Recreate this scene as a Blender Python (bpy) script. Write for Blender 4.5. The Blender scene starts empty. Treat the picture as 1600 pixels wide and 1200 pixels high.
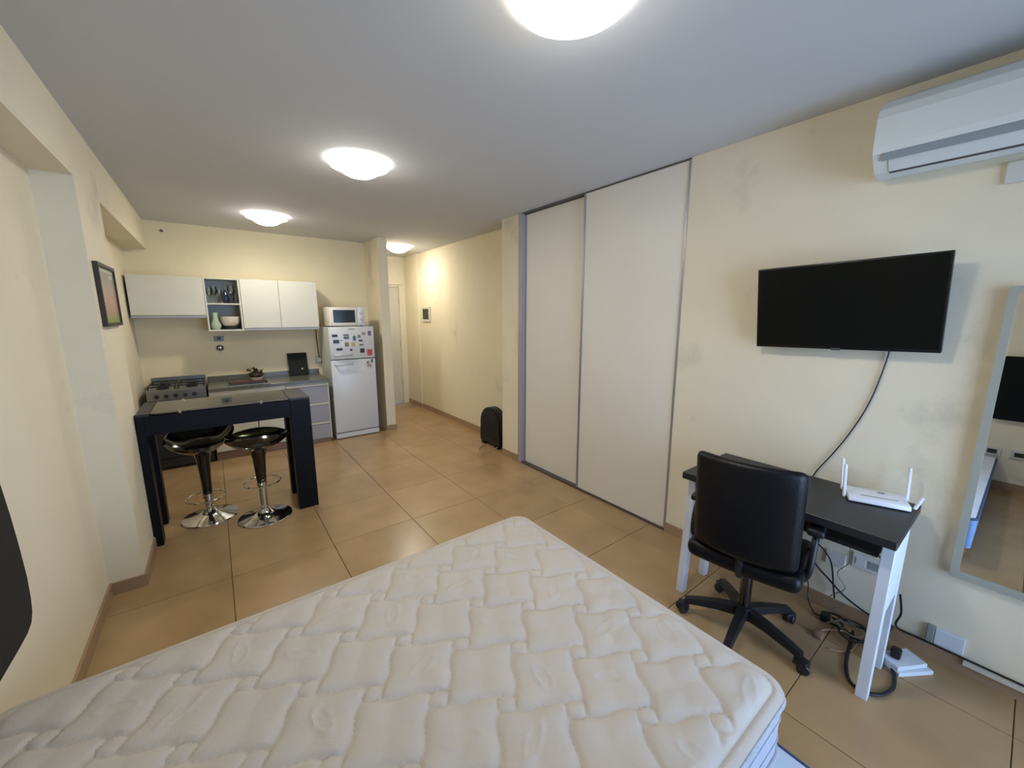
import bpy, bmesh, math, random
from mathutils import Vector, Matrix
from math import pi, sin, cos, radians
random.seed(7)
S = bpy.context.scene
C = S.collection

# ------------------------------------------------------------------ camera
cam_d = bpy.data.cameras.new('camera'); cam = bpy.data.objects.new('camera', cam_d); C.objects.link(cam)
cam_d.sensor_fit = 'HORIZONTAL'; cam_d.sensor_width = 36.0
cam_d.lens = 36.0 * 615.47 / 1600.0
cam_d.clip_start = 0.02
CAM_H = 1.6053
cam.location = (0, 0, CAM_H)
YAW, PITCH, ROLL = 0.6459, -0.1737, 0.0003
cam.matrix_world = (Matrix.Translation((0, 0, CAM_H)) @ Matrix.Rotation(-YAW, 4, 'Z')
                    @ Matrix.Rotation(pi / 2 + PITCH, 4, 'X') @ Matrix.Rotation(ROLL, 4, 'Z'))
S.camera = cam

# ------------------------------------------------------------------ world, daylight, exposure
W = bpy.data.worlds.new('daylight'); S.world = W; W.use_nodes = True
bg = W.node_tree.nodes['Background']
bg.inputs['Color'].default_value = (0.48, 0.67, 1.0, 1)
bg.inputs['Strength'].default_value = 11.0
S.view_settings.view_transform = 'Standard'
S.view_settings.look = 'None'
S.view_settings.exposure = -0.02
S.view_settings.gamma = 1.0
S.view_settings.use_curve_mapping = False
LAMP_W = 5.0
LAMP_COL = (1.0, 0.93, 0.80)

# ------------------------------------------------------------------ helpers
def srgb(h):
    h = h.lstrip('#'); v = [int(h[i:i + 2], 16) / 255 for i in (0, 2, 4)]
    return tuple((c / 12.92 if c <= 0.04045 else ((c + 0.055) / 1.055) ** 2.4) for c in v) + (1.0,)

def mat(name, col, rough=0.5, metal=0.0, var=0.06, scale=6.0, bump=0.0, bscale=60.0, spec=0.5, coat=0.0, obj_var=0.0, alpha_tint=None):
    m = bpy.data.materials.new(name); m.use_nodes = True
    nt = m.node_tree; n = nt.nodes; l = nt.links
    b = n['Principled BSDF']
    c = srgb(col) if isinstance(col, str) else col
    b.inputs['Roughness'].default_value = rough
    b.inputs['Metallic'].default_value = metal
    b.inputs['Specular IOR Level'].default_value = spec
    b.inputs['Coat Weight'].default_value = coat
    tc = n.new('ShaderNodeTexCoord')
    nz = n.new('ShaderNodeTexNoise'); nz.inputs['Scale'].default_value = scale; nz.inputs['Detail'].default_value = 4
    l.new(tc.outputs['Object'], nz.inputs['Vector'])
    mr = n.new('ShaderNodeMapRange')
    mr.inputs['From Min'].default_value = 0.3; mr.inputs['From Max'].default_value = 0.7
    mr.inputs['To Min'].default_value = 1 - var; mr.inputs['To Max'].default_value = 1 + var
    l.new(nz.outputs['Fac'], mr.inputs['Value'])
    val = mr.outputs['Result']
    if obj_var:
        oi = n.new('ShaderNodeObjectInfo'); m2 = n.new('ShaderNodeMapRange')
        m2.inputs['To Min'].default_value = 1 - obj_var; m2.inputs['To Max'].default_value = 1 + obj_var
        l.new(oi.outputs['Random'], m2.inputs['Value'])
        mm = n.new('ShaderNodeMath'); mm.operation = 'MULTIPLY'
        l.new(val, mm.inputs[0]); l.new(m2.outputs['Result'], mm.inputs[1]); val = mm.outputs[0]
    vm = n.new('ShaderNodeVectorMath'); vm.operation = 'SCALE'
    vm.inputs[0].default_value = c[:3]
    l.new(val, vm.inputs['Scale']); l.new(vm.outputs['Vector'], b.inputs['Base Color'])
    if bump:
        n2 = n.new('ShaderNodeTexNoise'); n2.inputs['Scale'].default_value = bscale; n2.inputs['Detail'].default_value = 3
        l.new(tc.outputs['Object'], n2.inputs['Vector'])
        bp = n.new('ShaderNodeBump'); bp.inputs['Strength'].default_value = bump; bp.inputs['Distance'].default_value = 0.004
        l.new(n2.outputs['Fac'], bp.inputs['Height']); l.new(bp.outputs['Normal'], b.inputs['Normal'])
    return m

def emit_mat(name, col, strength):
    m = bpy.data.materials.new(name); m.use_nodes = True
    b = m.node_tree.nodes['Principled BSDF']
    b.inputs['Base Color'].default_value = (0.9, 0.9, 0.9, 1)
    b.inputs['Emission Color'].default_value = col; b.inputs['Emission Strength'].default_value = strength
    return m

def glass_mat(name, tint, refl=0.25, rough=0.02):
    """clear pane: transparent with a tint, mixed with a sharp reflection by Fresnel"""
    m = bpy.data.materials.new(name); m.use_nodes = True
    nt = m.node_tree; n = nt.nodes; l = nt.links; n.clear()
    o = n.new('ShaderNodeOutputMaterial'); mx = n.new('ShaderNodeMixShader')
    t = n.new('ShaderNodeBsdfTransparent'); t.inputs['Color'].default_value = tint
    g = n.new('ShaderNodeBsdfGlossy'); g.inputs['Roughness'].default_value = rough
    f = n.new('ShaderNodeFresnel'); f.inputs['IOR'].default_value = 1.5
    a = n.new('ShaderNodeMath'); a.operation = 'ADD'; a.use_clamp = True; a.inputs[1].default_value = refl
    l.new(f.outputs[0], a.inputs[0]); l.new(a.outputs[0], mx.inputs['Fac'])
    l.new(t.outputs[0], mx.inputs[1]); l.new(g.outputs[0], mx.inputs[2]); l.new(mx.outputs[0], o.inputs['Surface'])
    return m

M = {}
M['wall'] = mat('cream_wall_paint', '#e4dac0', 0.75, var=0.035, scale=1.6, bump=0.12, bscale=90, spec=0.25)
def add_scuffs(m, sc=1.9, lo=.60, hi=.74, k=.80):
    nt = m.node_tree; n = nt.nodes; l = nt.links; b = n['Principled BSDF']
    src = b.inputs['Base Color'].links[0].from_socket
    tc = n.new('ShaderNodeTexCoord'); nz = n.new('ShaderNodeTexNoise'); nz.inputs['Scale'].default_value = sc; nz.inputs['Detail'].default_value = 7; nz.inputs['Roughness'].default_value = .62
    l.new(tc.outputs['Object'], nz.inputs['Vector'])
    mr = n.new('ShaderNodeMapRange'); mr.inputs['From Min'].default_value = lo; mr.inputs['From Max'].default_value = hi
    mr.inputs['To Min'].default_value = 1; mr.inputs['To Max'].default_value = k; l.new(nz.outputs['Fac'], mr.inputs['Value'])
    vm = n.new('ShaderNodeVectorMath'); vm.operation = 'SCALE'; l.new(src, vm.inputs[0]); l.new(mr.outputs['Result'], vm.inputs['Scale'])
    l.new(vm.outputs['Vector'], b.inputs['Base Color'])
add_scuffs(M['wall'])
M['kwall'] = mat('yellowed_kitchen_paint', '#e6d8b4', 0.7, var=0.06, scale=1.4, bump=0.12, bscale=90, spec=0.25)
M['ceiling'] = mat('white_ceiling_paint', '#cdcecd', 0.85, var=0.02, scale=1.0, bump=0.1, bscale=120, spec=0.15)
M['white'] = mat('white_laminate', '#cbc8b8', 0.4, var=0.015)
M['closet'] = mat('ivory_door_panel', '#e2ded3', 0.42, var=0.02, scale=1.5)
M['alu'] = mat('aluminium', '#aaa8b0', 0.35, metal=0.7, var=0.04)
M['post'] = mat('satin_grey_profile', '#a9a5a8', 0.55, metal=0.15, var=0.03)
M['handle'] = mat('pale_silver_plastic', '#c9c9c6', 0.25, metal=0.2, var=0.02)
M['darkmetal'] = mat('dark_gap_metal', '#5e5b5b', 0.5, metal=0.4)
M['black'] = mat('black_lacquer_wood', '#0a0c14', 0.5, var=0.1, scale=10, bump=0.05, spec=0.2)
M['desktop'] = mat('black_desk_laminate', '#1c1f21', 0.42, var=0.12, scale=14, bump=0.08)
M['leather'] = mat('black_faux_leather', '#07080b', 0.42, var=0.1, bump=0.25, bscale=180, spec=0.3)
M['plastic'] = mat('black_plastic', '#121419', 0.45, var=0.06)
M['gloss'] = mat('glossy_black_shell', '#0c0908', 0.16, var=0.05, coat=0.6)
M['chrome'] = mat('chrome', '#c9c9c9', 0.08, metal=1.0, var=0.01)
M['deskleg'] = mat('white_painted_steel', '#d6dde6', 0.4, var=0.02)
M['fridge'] = mat('white_enamel', '#d4d7d8', 0.3, var=0.015)
M['micro'] = mat('white_appliance_plastic', '#e2ddd2', 0.35, var=0.015)
M['window'] = mat('dark_oven_glass', '#23282a', 0.1, var=0.05)
M['tvblack'] = mat('tv_bezel', '#0a0b0b', 0.35, var=0.03)
M['screen'] = mat('dark_tv_screen', '#080c0b', 0.28, var=0.03, spec=0.2)
M['ac'] = mat('air_conditioner_plastic', '#d8dcd8', 0.35, var=0.01)
M['acgrey'] = mat('painted_outlet_shade', '#8f9899', 0.4, var=0.02)  # darker grey paints the shade between front panel and vane
M['drawer'] = mat('grey_drawer_laminate', '#9b9ca3', 0.4, var=0.02)
M['counter'] = mat('grey_granite', '#5f6055', 0.25, var=0.25, scale=60)
M['steel'] = mat('brushed_steel', '#8d8f90', 0.3, metal=0.8, var=0.06)
M['shelfback'] = mat('grey_back_board', '#b4b7b0', 0.5, var=0.02)
M['iron'] = mat('black_iron', '#1a1a1b', 0.55, var=0.15)
M['tile'] = mat('beige_ceramic_floor_tile', '#a48761', 0.26, var=0.12, scale=3.2, obj_var=0.05, spec=0.6, bump=0.02, bscale=30)
M['grout'] = mat('brown_grout', '#5b4836', 0.9)
M['base'] = mat('ceramic_baseboard', '#a08467', 0.4, var=0.06)
M['kick'] = mat('brown_kick_tile', '#8a6a58', 0.5, var=0.1)
M['mattress'] = mat('quilted_cream_ticking', '#bfb8af', 0.9, var=0.03, scale=3, bump=0.25, bscale=260, spec=0.1)
M['mside'] = mat('mattress_side_fabric', '#a9acb6', 0.9, var=0.06, scale=30, spec=0.1)
M['piping'] = mat('grey_piping', '#a9aaac', 0.7, var=0.18, scale=120)
M['bedblue'] = mat('blue_bed_base_fabric', '#7f9dc9', 0.85, var=0.06, scale=20)
M['bednavy'] = mat('navy_trim', '#3c506e', 0.8)
M['bedtop'] = mat('pale_bed_base_top', '#dfe5ec', 0.9)
M['wood'] = mat('brown_wood', '#8b5f3c', 0.5, var=0.15, scale=20)
M['panelblack'] = mat('black_upholstery', '#151612', 0.85, var=0.1, bump=0.2)
M['router'] = mat('white_router_plastic', '#e2e2e6', 0.35, var=0.01)
M['cable'] = mat('black_cable', '#101216', 0.5)
M['cablegrey'] = mat('grey_cable', '#6a675f', 0.5)
M['cabletan'] = mat('tan_cable', '#b08a6a', 0.6)
M['socket'] = mat('ivory_socket_plate', '#cfcdc6', 0.4, var=0.01)
M['socketgrey'] = mat('grey_socket_plate', '#8b918e', 0.45)
M['bluewhite'] = mat('pale_cover_plate', '#d2d8dd', 0.4, var=0.01)
M['ceram'] = mat('cream_ceramic', '#d8ccb8', 0.3, var=0.02)
M['greenglass'] = mat('pale_green_ceramic', '#a9b59a', 0.3, var=0.04)
M['bluebottle'] = mat('navy_glass_bottle', '#16263d', 0.1, var=0.1)
M['darkitem'] = mat('dark_container', '#2c2f2a', 0.35)
M['leaf'] = mat('dry_leaf', '#5a4a1c', 0.7, var=0.4, scale=60)
M['soil'] = mat('dark_planter', '#2b241d', 0.7)
M['red'] = mat('dark_red_wood', '#5b3a2c', 0.5, var=0.15, scale=40)
M['clear'] = glass_mat('clear_glass', (0.99, 1.0, 0.99, 1), 0.0, 0.15)
M['bartop'] = glass_mat('green_tinted_bar_glass', (0.5, 0.56, 0.42, 1), 0.34, 0.05)
M['pane'] = glass_mat('window_glass', (0.97, 0.98, 1.0, 1), 0.0)
mm = mat('mirror_silver', (0.86, 0.9, 0.92, 1), 0.01, metal=1.0, var=0.0); M['mirror'] = mm
M['mirframe'] = mat('grey_mirror_frame', '#a9aca0', 0.4, metal=0.2, var=0.03)
M['lampglass'] = emit_mat('lit_opal_glass', (1.0, 0.95, 0.85, 1), 42.0)
M['lampplate'] = emit_mat('lit_frosted_plate', (1.0, 0.95, 0.88, 1), 9.0)

# ---- mesh builders
def box(bm, x0, x1, y0, y1, z0, z1, r=0.0, seg=2):
    v = [bm.verts.new(p) for p in ((x0, y0, z0), (x1, y0, z0), (x1, y1, z0), (x0, y1, z0),
                                   (x0, y0, z1), (x1, y0, z1), (x1, y1, z1), (x0, y1, z1))]
    fs = [bm.faces.new([v[i] for i in f]) for f in ((0, 3, 2, 1), (4, 5, 6, 7), (0, 1, 5, 4), (1, 2, 6, 5), (2, 3, 7, 6), (3, 0, 4, 7))]
    if r > 0:
        es = set(e for f in fs for e in f.edges)
        bmesh.ops.bevel(bm, geom=list(es), offset=r, segments=seg, profile=0.5, affect='EDGES')
    return v

def prism(bm, pts, h0, h1, axis='z'):
    """extrude a 2D outline: axis z -> pts are (x,y); axis y -> (x,z); axis x -> (y,z)"""
    def P(a, b, h):
        return {'z': (a, b, h), 'y': (a, h, b), 'x': (h, a, b)}[axis]
    A = [bm.verts.new(P(a, b, h0)) for a, b in pts]; B = [bm.verts.new(P(a, b, h1)) for a, b in pts]
    n = len(pts); fs = [bm.faces.new(A[::-1]), bm.faces.new(B)]
    for i in range(n):
        fs.append(bm.faces.new((A[i], A[(i + 1) % n], B[(i + 1) % n], B[i])))
    bmesh.ops.recalc_face_normals(bm, faces=fs)
    return fs

def rrect(a0, a1, b0, b1, r, seg=5):
    out = []
    for (ca, cb, s) in ((a1 - r, b1 - r, 0), (a0 + r, b1 - r, pi / 2), (a0 + r, b0 + r, pi), (a1 - r, b0 + r, 3 * pi / 2)):
        for i in range(seg + 1):
            t = s + pi / 2 * i / seg
            out.append((ca + r * cos(t), cb + r * sin(t)))
    return out

def lathe(bm, prof, seg=32, c=(0, 0), cap=True):
    rings = []
    for r, z in prof:
        rings.append([bm.verts.new((c[0] + max(r, 1e-4) * cos(2 * pi * i / seg), c[1] + max(r, 1e-4) * sin(2 * pi * i / seg), z)) for i in range(seg)])
    fs = []
    for a, b in zip(rings, rings[1:]):
        for i in range(seg):
            fs.append(bm.faces.new((a[i], a[(i + 1) % seg], b[(i + 1) % seg], b[i])))
    if cap:
        fs.append(bm.faces.new(rings[0][::-1])); fs.append(bm.faces.new(rings[-1]))
    bmesh.ops.recalc_face_normals(bm, faces=fs)
    return fs

def smooth_path(pts, n=6):
    P = [Vector(p) for p in pts]
    if len(P) < 3: return P
    Q = [2 * P[0] - P[1]] + P + [2 * P[-1] - P[-2]]
    out = []
    for i in range(1, len(Q) - 2):
        for k in range(n):
            t = k / n; a, b, c, d = Q[i - 1], Q[i], Q[i + 1], Q[i + 2]
            out.append(0.5 * ((2 * b) + (c - a) * t + (2 * a - 5 * b + 4 * c - d) * t * t + (3 * b - a - 3 * c + d) * t ** 3))
    out.append(P[-1]); return out

def tube(bm, pts, r=0.003, seg=8, sm=True, closed=False):
    P = smooth_path(pts) if sm else [Vector(p) for p in pts]
    rings = []; up = Vector((0, 0, 1)); n = len(P); prev = None
    for i, p in enumerate(P):
        if closed: d = (P[(i + 1) % n] - P[i - 1])
        else: d = (P[min(i + 1, n - 1)] - P[max(i - 1, 0)])
        d.normalize()
        if prev is None:
            a = d.cross(up)
            if a.length < 0.05: a = d.cross(Vector((1, 0, 0)))
        else: a = prev - d * prev.dot(d)
        a.normalize(); prev = a; b = d.cross(a)
        rings.append([bm.verts.new(p + (a * cos(2 * pi * k / seg) + b * sin(2 * pi * k / seg)) * r) for k in range(seg)])
    prs = list(zip(rings, rings[1:])) + ([(rings[-1], rings[0])] if closed else [])
    fs = []
    for a, b in prs:
        for k in range(seg): fs.append(bm.faces.new((a[k], a[(k + 1) % seg], b[(k + 1) % seg], b[k])))
    if not closed: fs += [bm.faces.new(rings[0][::-1]), bm.faces.new(rings[-1])]
    bmesh.ops.recalc_face_normals(bm, faces=fs)

def ring_pts(cx, cy, cz, rx, ry, n=36, rot=0):
    return [(cx + rx * cos(2 * pi * i / n) * cos(rot) - ry * sin(2 * pi * i / n) * sin(rot),
             cy + rx * cos(2 * pi * i / n) * sin(rot) + ry * sin(2 * pi * i / n) * cos(rot), cz) for i in range(n)]

def obj(name, bm, m, parent=None, smooth=False, label=None):
    """link a bmesh; with a parent whose location/rotation is set, the mesh is given in the parent's frame when parent['local'] else in world"""
    me = bpy.data.meshes.new(name); 
    if smooth:
        for f in bm.faces: f.smooth = True
    base = None
    root = parent
    while root is not None and root.parent is not None: root = root.parent
    if root is not None and not root.get('_local'):
        bmesh.ops.translate(bm, verts=bm.verts, vec=-root.location)
    bm.to_mesh(me); bm.free()
    if smooth:
        try: me.set_sharp_from_angle(angle=radians(38))
        except Exception: pass
    o = bpy.data.objects.new(name, me); C.objects.link(o)
    me.materials.append(m)
    if parent is not None: o.parent = parent
    if label: o['label'] = label
    return o

def thing(name, label, cat, loc, rz=0.0, group=None, local=False):
    o = bpy.data.objects.new(name, None); C.objects.link(o); o.empty_display_size = 0.1
    o.location = loc; o.rotation_euler = (0, 0, rz); o['label'] = label; o['category'] = cat
    if group: o['group'] = group
    if local: o['_local'] = 1
    return o

def solo(name, bm, m, label, cat, loc, group=None, smooth=False):
    """a thing that is one mesh: origin at loc, vertices given in world"""
    bmesh.ops.translate(bm, verts=bm.verts, vec=-Vector(loc))
    o = obj(name, bm, m, None, smooth); o.location = loc
    o['label'] = label; o['category'] = cat
    if group: o['group'] = group
    return o

def struct(name, bm, m, parent=None, smooth=False):
    o = obj(name, bm, m, parent, smooth)
    if parent is None: o['kind'] = 'structure'
    return o

def B(*boxes):
    bm = bmesh.new()
    for b in boxes: box(bm, *b)
    return bm

# ------------------------------------------------------------------ room dimensions
H = 2.6
XR, XL, XN, XK = 2.569, -0.479, -0.63, -0.669      # right wall, pier face, near recess, kitchen recess
YF = -1.5                                          # window wall behind the camera
YP1, YP2, YB = 3.03, 3.625, 5.886
ZB = 2.296
YC0, YC1, YC2 = 3.236, 2.395, 1.49
XH, YCOR, YE = 2.83, 3.59, 6.91
XP0, XP1, YP = 1.8235, 1.9476, 5.331
T = 0.12

# floor with a tile grid
fl = struct('floor', B((XK - T, XH + T + .3, YF - T, YE + T, -0.08, -0.006)), M['grout'])
tx, ty, ts = -0.062, -0.156, 0.5918
g = 0.0035
def clip_tile(x0, x1, y0, y1):
    bm = bmesh.new(); box(bm, x0, x1, y0, y1, -0.012, 0.0, 0.0012, 1); return bm
for i in range(-2, 6):
    for j in range(-3, 13):
        x0, x1 = tx + i * ts + g / 2, tx + (i + 1) * ts - g / 2
        y0, y1 = ty + j * ts + g / 2, ty + (j + 1) * ts - g / 2
        lo = XK; hi = XH if y1 > YCOR else XR
        if y0 < YCOR < y1: hi = XH
        x0, x1, y0, y1 = max(x0, lo), min(x1, hi), max(y0, YF), min(y1, YE)
        if x1 - x0 < 0.02 or y1 - y0 < 0.02: continue
        if x0 < XP0 and y0 > YB: continue
        if x0 < XP0 < x1 and y0 > YB: x0 = XP0
        struct('tile', clip_tile(x0, x1, y0, y1), M['tile'], fl)

struct('ceiling', B((XN - T - .1, XH + T, YF - T, YE + T, H, H + 0.1)), M['ceiling'])
# left wall: recessed bay near the camera, pier, beam overhead, recessed kitchen bay
wl = B((XN - T, XN, YF - T, YP1, 0, H), (XK - T, XK, YP2, YB + T, 0, H),
       (XN - T, XL, YP1, YP2, 0, ZB), (XN - T, XL, YF, YB, ZB, H))
struct('wall_left', wl, M['wall'])
# kitchen back wall and the stub between kitchen and hall
struct('wall_back', B((XK - T, XP0, YB, YB + T, 0, H)), M['kwall'])
struct('wall_middle', B((XP0, XP1, YP, YE, 0, H)), M['wall'])
# right wall: hall part recessed, short stretch before the wardrobe, and the television wall
struct('wall_right', B((XR, XR + T, YF - T, YC2, 0, H), (XR, XH, YC0 + .06, YCOR, 0, H),
                       (XR + T, XR + T + .05, YC2 - .01, YC0 + .08, 0, H)), M['wall'])
struct('wall_hall', B((XH, XH + T, YCOR, YE + T, 0, H), (XH - 0.018, XH, 6.36, YE, 0.0, H)), M['wall'])
struct('wall_end', B((XP1, 2.02, YE, YE + T, 0, H), (2.74, XH, YE, YE + T, 0, H), (2.02, 2.74, YE, YE + T, 2.13, H)), M['wall'])
# wall behind the camera with the balcony window the daylight comes through
WX0, WX1, WZ0, WZ1 = 0.75, 2.45, 0.04, 2.25
struct('wall_front', B((XN - T, WX0, YF - T, YF, 0, H), (WX1, XR + T, YF - T, YF, 0, H),
                       (WX0, WX1, YF - T, YF, 0, WZ0), (WX0, WX1, YF - T, YF, WZ1, H)), M['wall'])
wn = struct('window_1', B((WX0, WX0 + .05, YF - .08, YF - .03, WZ0, WZ1), (WX1 - .05, WX1, YF - .08, YF - .03, WZ0, WZ1),
                          (WX0, WX1, YF - .08, YF - .03, WZ0, WZ0 + .05), (WX0, WX1, YF - .08, YF - .03, WZ1 - .05, WZ1),
                          (1.575, 1.625, YF - .08, YF - .03, WZ0, WZ1)), M['alu'])
for a, b_ in ((WX0 + .05, 1.575), (1.625, WX1 - .05)):
    struct('pane', B((a, b_, YF - .058, YF - .053, WZ0 + .05, WZ1 - .05)), M['pane'], wn)
pl = bpy.data.lights.new('window_portal', 'AREA'); pl.shape = 'RECTANGLE'; pl.size = WX1 - WX0; pl.size_y = WZ1 - WZ0
pl.cycles.is_portal = True
po = bpy.data.objects.new('window_portal', pl); C.objects.link(po)
po.location = ((WX0 + WX1) / 2, YF - T - .01, (WZ0 + WZ1) / 2); po.rotation_euler = (pi / 2, 0, 0)

# baseboards
BH = 0.075; bt = 0.012
struct('baseboard_left', B((XN, XN + bt, YF, YP1, 0, BH), (XN + bt, XL + bt, YP1 - bt, YP1, 0, BH), (XL, XL + bt, YP1, YP2, 0, BH)), M['base'])
struct('baseboard_right', B((XR - bt, XR, YF, YC2, 0, BH), (XR - bt, XR, YC0 + .062, YCOR, 0, BH)), M['base'])
struct('baseboard_hall', B((XH - bt, XH, YCOR, 6.36, 0, BH), (XH - .018 - bt, XH - .018, 6.36, YE, 0, BH)), M['base'])
struct('baseboard_middle', B((XP0 - bt, XP1 + bt, YP - bt, YP, 0, BH), (XP1, XP1 + bt, YP, YE, 0, BH)), M['base'])

# hall entrance door
d = struct('door_1', B((2.06, 2.70, YE + .03, YE + .07, 0.005, 2.09)), M['white'])
struct('door_frame', B((2.02, 2.06, YE - .015, YE + T, 0, 2.13), (2.70, 2.74, YE - .015, YE + T, 0, 2.13), (2.0, 2.76, YE - .03, YE + T, 2.13, 2.17), (2.06, 2.70, YE, YE + T, 2.09, 2.13)), M['wall'], d)
for z in (.35, 1.05, 1.8):
    struct('hinge', B((2.692, 2.703, YE + .018, YE + .032, z, z + .1)), M['alu'], d)

# ------------------------------------------------------------------ wardrobe with two sliding doors
wd = thing('wardrobe', 'floor-to-ceiling wardrobe with two ivory sliding doors in aluminium edging', 'wardrobe', (XR, (YC0 + YC2) / 2, 0))
ld = obj('sliding_door', B((XR + .040, XR + .062, YC1 - .03, YC0 - .012, 0.02, H - .019)), M['closet'], wd, label='farther and narrower looking sliding door, set behind the other')
obj('edge_profile', B((XR + .034, XR + .066, YC0 - .022, YC0 - .004, 0.02, H - .019)), M['alu'], ld)
rd = obj('sliding_door', B((XR + .004, XR + .026, YC2 + .012, YC1, 0.02, H - .012)), M['closet'], wd, label='nearer sliding door, in front of the other')
obj('edge_profile', B((XR - .004, XR + .030, YC1 - .001, YC1 + .017, 0.02, H - .012)), M['alu'], rd)
obj('edge_profile', B((XR - .004, XR + .030, YC2, YC2 + .016, 0.02, H - .012)), M['alu'], rd)
obj('top_track', B((XR - .002, XR + .07, YC2, YC0, H - .012, H - .001), (XR + .03, XR + .07, YC2, YC0, H - .018, H - .012)), M['darkmetal'], wd)
obj('bottom_track', B((XR - .004, XR + .07, YC2, YC0, 0.0, 0.018)), M['darkmetal'], wd)
obj('side_post', B((XR - .006, XR + .03, YC0 + .006, YC0 + .058, 0, H - .002), (XR + .01, XR + .08, YC0 - .004, YC0 + .006, 0, H - .002)), M['post'], wd)

# ------------------------------------------------------------------ ceiling lamps
def lamp(x, y, label, power=1.0):
    t = thing('ceiling_lamp', label, 'lamp', (x, y, H), 0, 'round glass ceiling lamps')
    bm = bmesh.new(); lathe(bm, [(0.06, H), (0.06, H - .02), (0.17, H - .026), (0.185, H - .032), (0.17, H - .038), (0.05, H - .034)], 40, (x, y))
    obj('glass_plate', bm, M['lampplate'], t, True)
    bm = bmesh.new()
    pr = [(0.13, H - .036)] + [(0.13 * cos(a), H - .036 - 0.062 * sin(a)) for a in [i * pi / 2 / 10 for i in range(1, 11)]]
    lathe(bm, pr, 40, (x, y)); obj('lit_bowl', bm, M['lampglass'], t, True)
    L = bpy.data.lights.new('lamp_light', 'AREA'); L.shape = 'DISK'; L.size = 0.10; L.energy = LAMP_W * power; L.color = LAMP_COL; L.spread = radians(175)
    lo = bpy.data.objects.new('lamp_light', L); C.objects.link(lo); lo.parent = t; lo.location = (0, 0, -.105)
    return t
lamp(0.995, 1.01, 'round glass ceiling lamp above the bed, nearest one cut by the top of the photo')
lamp(0.887, 2.853, 'round glass ceiling lamp in the middle of the room, in front of the kitchen lamp')
lamp(0.555, 4.876, 'round glass ceiling lamp over the kitchen, above the wall cabinets', 1.8)
lamp(2.297, 5.828, 'round glass ceiling lamp in the hall, half hidden behind the kitchen side wall', 1.1)

# ------------------------------------------------------------------ bed
BX0, BX1, BY0, BY1 = XN + .012, 1.279, 0.2975, 1.621
bed = thing('bed_base', 'low blue fabric bed base with navy edge, under the cream mattress', 'bed base', ((BX0 + BX1) / 2, .86, 0))
bm = bmesh.new(); prism(bm, rrect(BX0, 1.262, .075, 1.61, .03), 0.08, 0.286); obj('side_panel', bm, M['bedblue'], bed)
bm = bmesh.new(); prism(bm, rrect(BX0 + .004, 1.258, .079, 1.606, .03), 0.286, 0.296); obj('top_cover', bm, M['bedtop'], bed)
bm = bmesh.new()
tube(bm, [(a, b_, .288) for a, b_ in rrect(BX0, 1.264, .073, 1.612, .03)], .009, 8, False, True)
box(bm, 1.258, 1.266, .105, .40, .08, .285)
obj('navy_trim', bm, M['bednavy'], bed)
for a, b_ in ((1.215, .12), (1.19, 1.54), (BX0 + .08, .15), (BX0 + .08, 1.54)):
    bm = bmesh.new(); lathe(bm, [(.022, 0), (.032, .08)], 16, (a, b_)); obj('foot', bm, M['wood'], bed, True)

mt = thing('mattress', 'cream quilted double mattress with grey piping on the low blue bed base', 'mattress', ((BX0 + BX1) / 2, (BY0 + BY1) / 2, .296))
ZT = 0.522
def quilt(x, y):
    u = (x - .991) / .1455; v = (y - .631) / .13
    a = (u + v) / 2; b = (u - v) / 2
    aw = a + 0.085 * sin(2 * pi * b); bw = b - 0.085 * sin(2 * pi * a)
    da = abs(aw - round(aw)); db = abs(bw - round(bw))
    ra, rb = a - round(a), b - round(b)
    rn = max(abs(ra), abs(rb)) * 0.5 + math.hypot(ra, rb) * 0.5
    puff = 1 - math.exp(-(min(da, db) / 0.045) ** 1.1)
    h = 0.0105 * puff * (1 + 0.35 * (sin(pi * min(1, da * 2)) * sin(pi * min(1, db * 2)) - .5))
    # small rounded tufts where the stitching lines cross
    if rn < 0.13:
        k = rn / 0.13
        h = 0.0075 * math.sqrt(max(0, 1 - k ** 2.4)) + 0.001
    elif rn < 0.17: h *= (rn - .13) / .04
    # embroidered leaves inside some of the diamonds
    ca, cb = math.floor(aw) + .5, math.floor(bw) + .5
    s = (int(math.floor(aw)) * 7 + int(math.floor(bw)) * 13) % 5
    if s < 3:
        ang = (s * 2.1 + int(math.floor(aw)) * 1.3)
        dx, dy = (aw - ca), (bw - cb)
        p, q = dx * cos(ang) + dy * sin(ang), -dx * sin(ang) + dy * cos(ang)
        e = abs(math.hypot(p / 0.27, (q - .05) / 0.11) - 1)
        if e < .28: h += 0.0028 * (1 - e / .28)
    return h
NX, NY = 330, 230
bm = bmesh.new(); grid = []
cr = 0.075
def inset_edge(x, y):
    """signed distance inside a rounded rectangle"""
    cx, cy = (BX0 + BX1) / 2, (BY0 + BY1) / 2; hx, hy = (BX1 - BX0) / 2 - cr, (BY1 - BY0) / 2 - cr
    qx, qy = abs(x - cx) - hx, abs(y - cy) - hy
    return cr - (math.hypot(max(qx, 0), max(qy, 0)) + min(max(qx, qy), 0))
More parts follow.
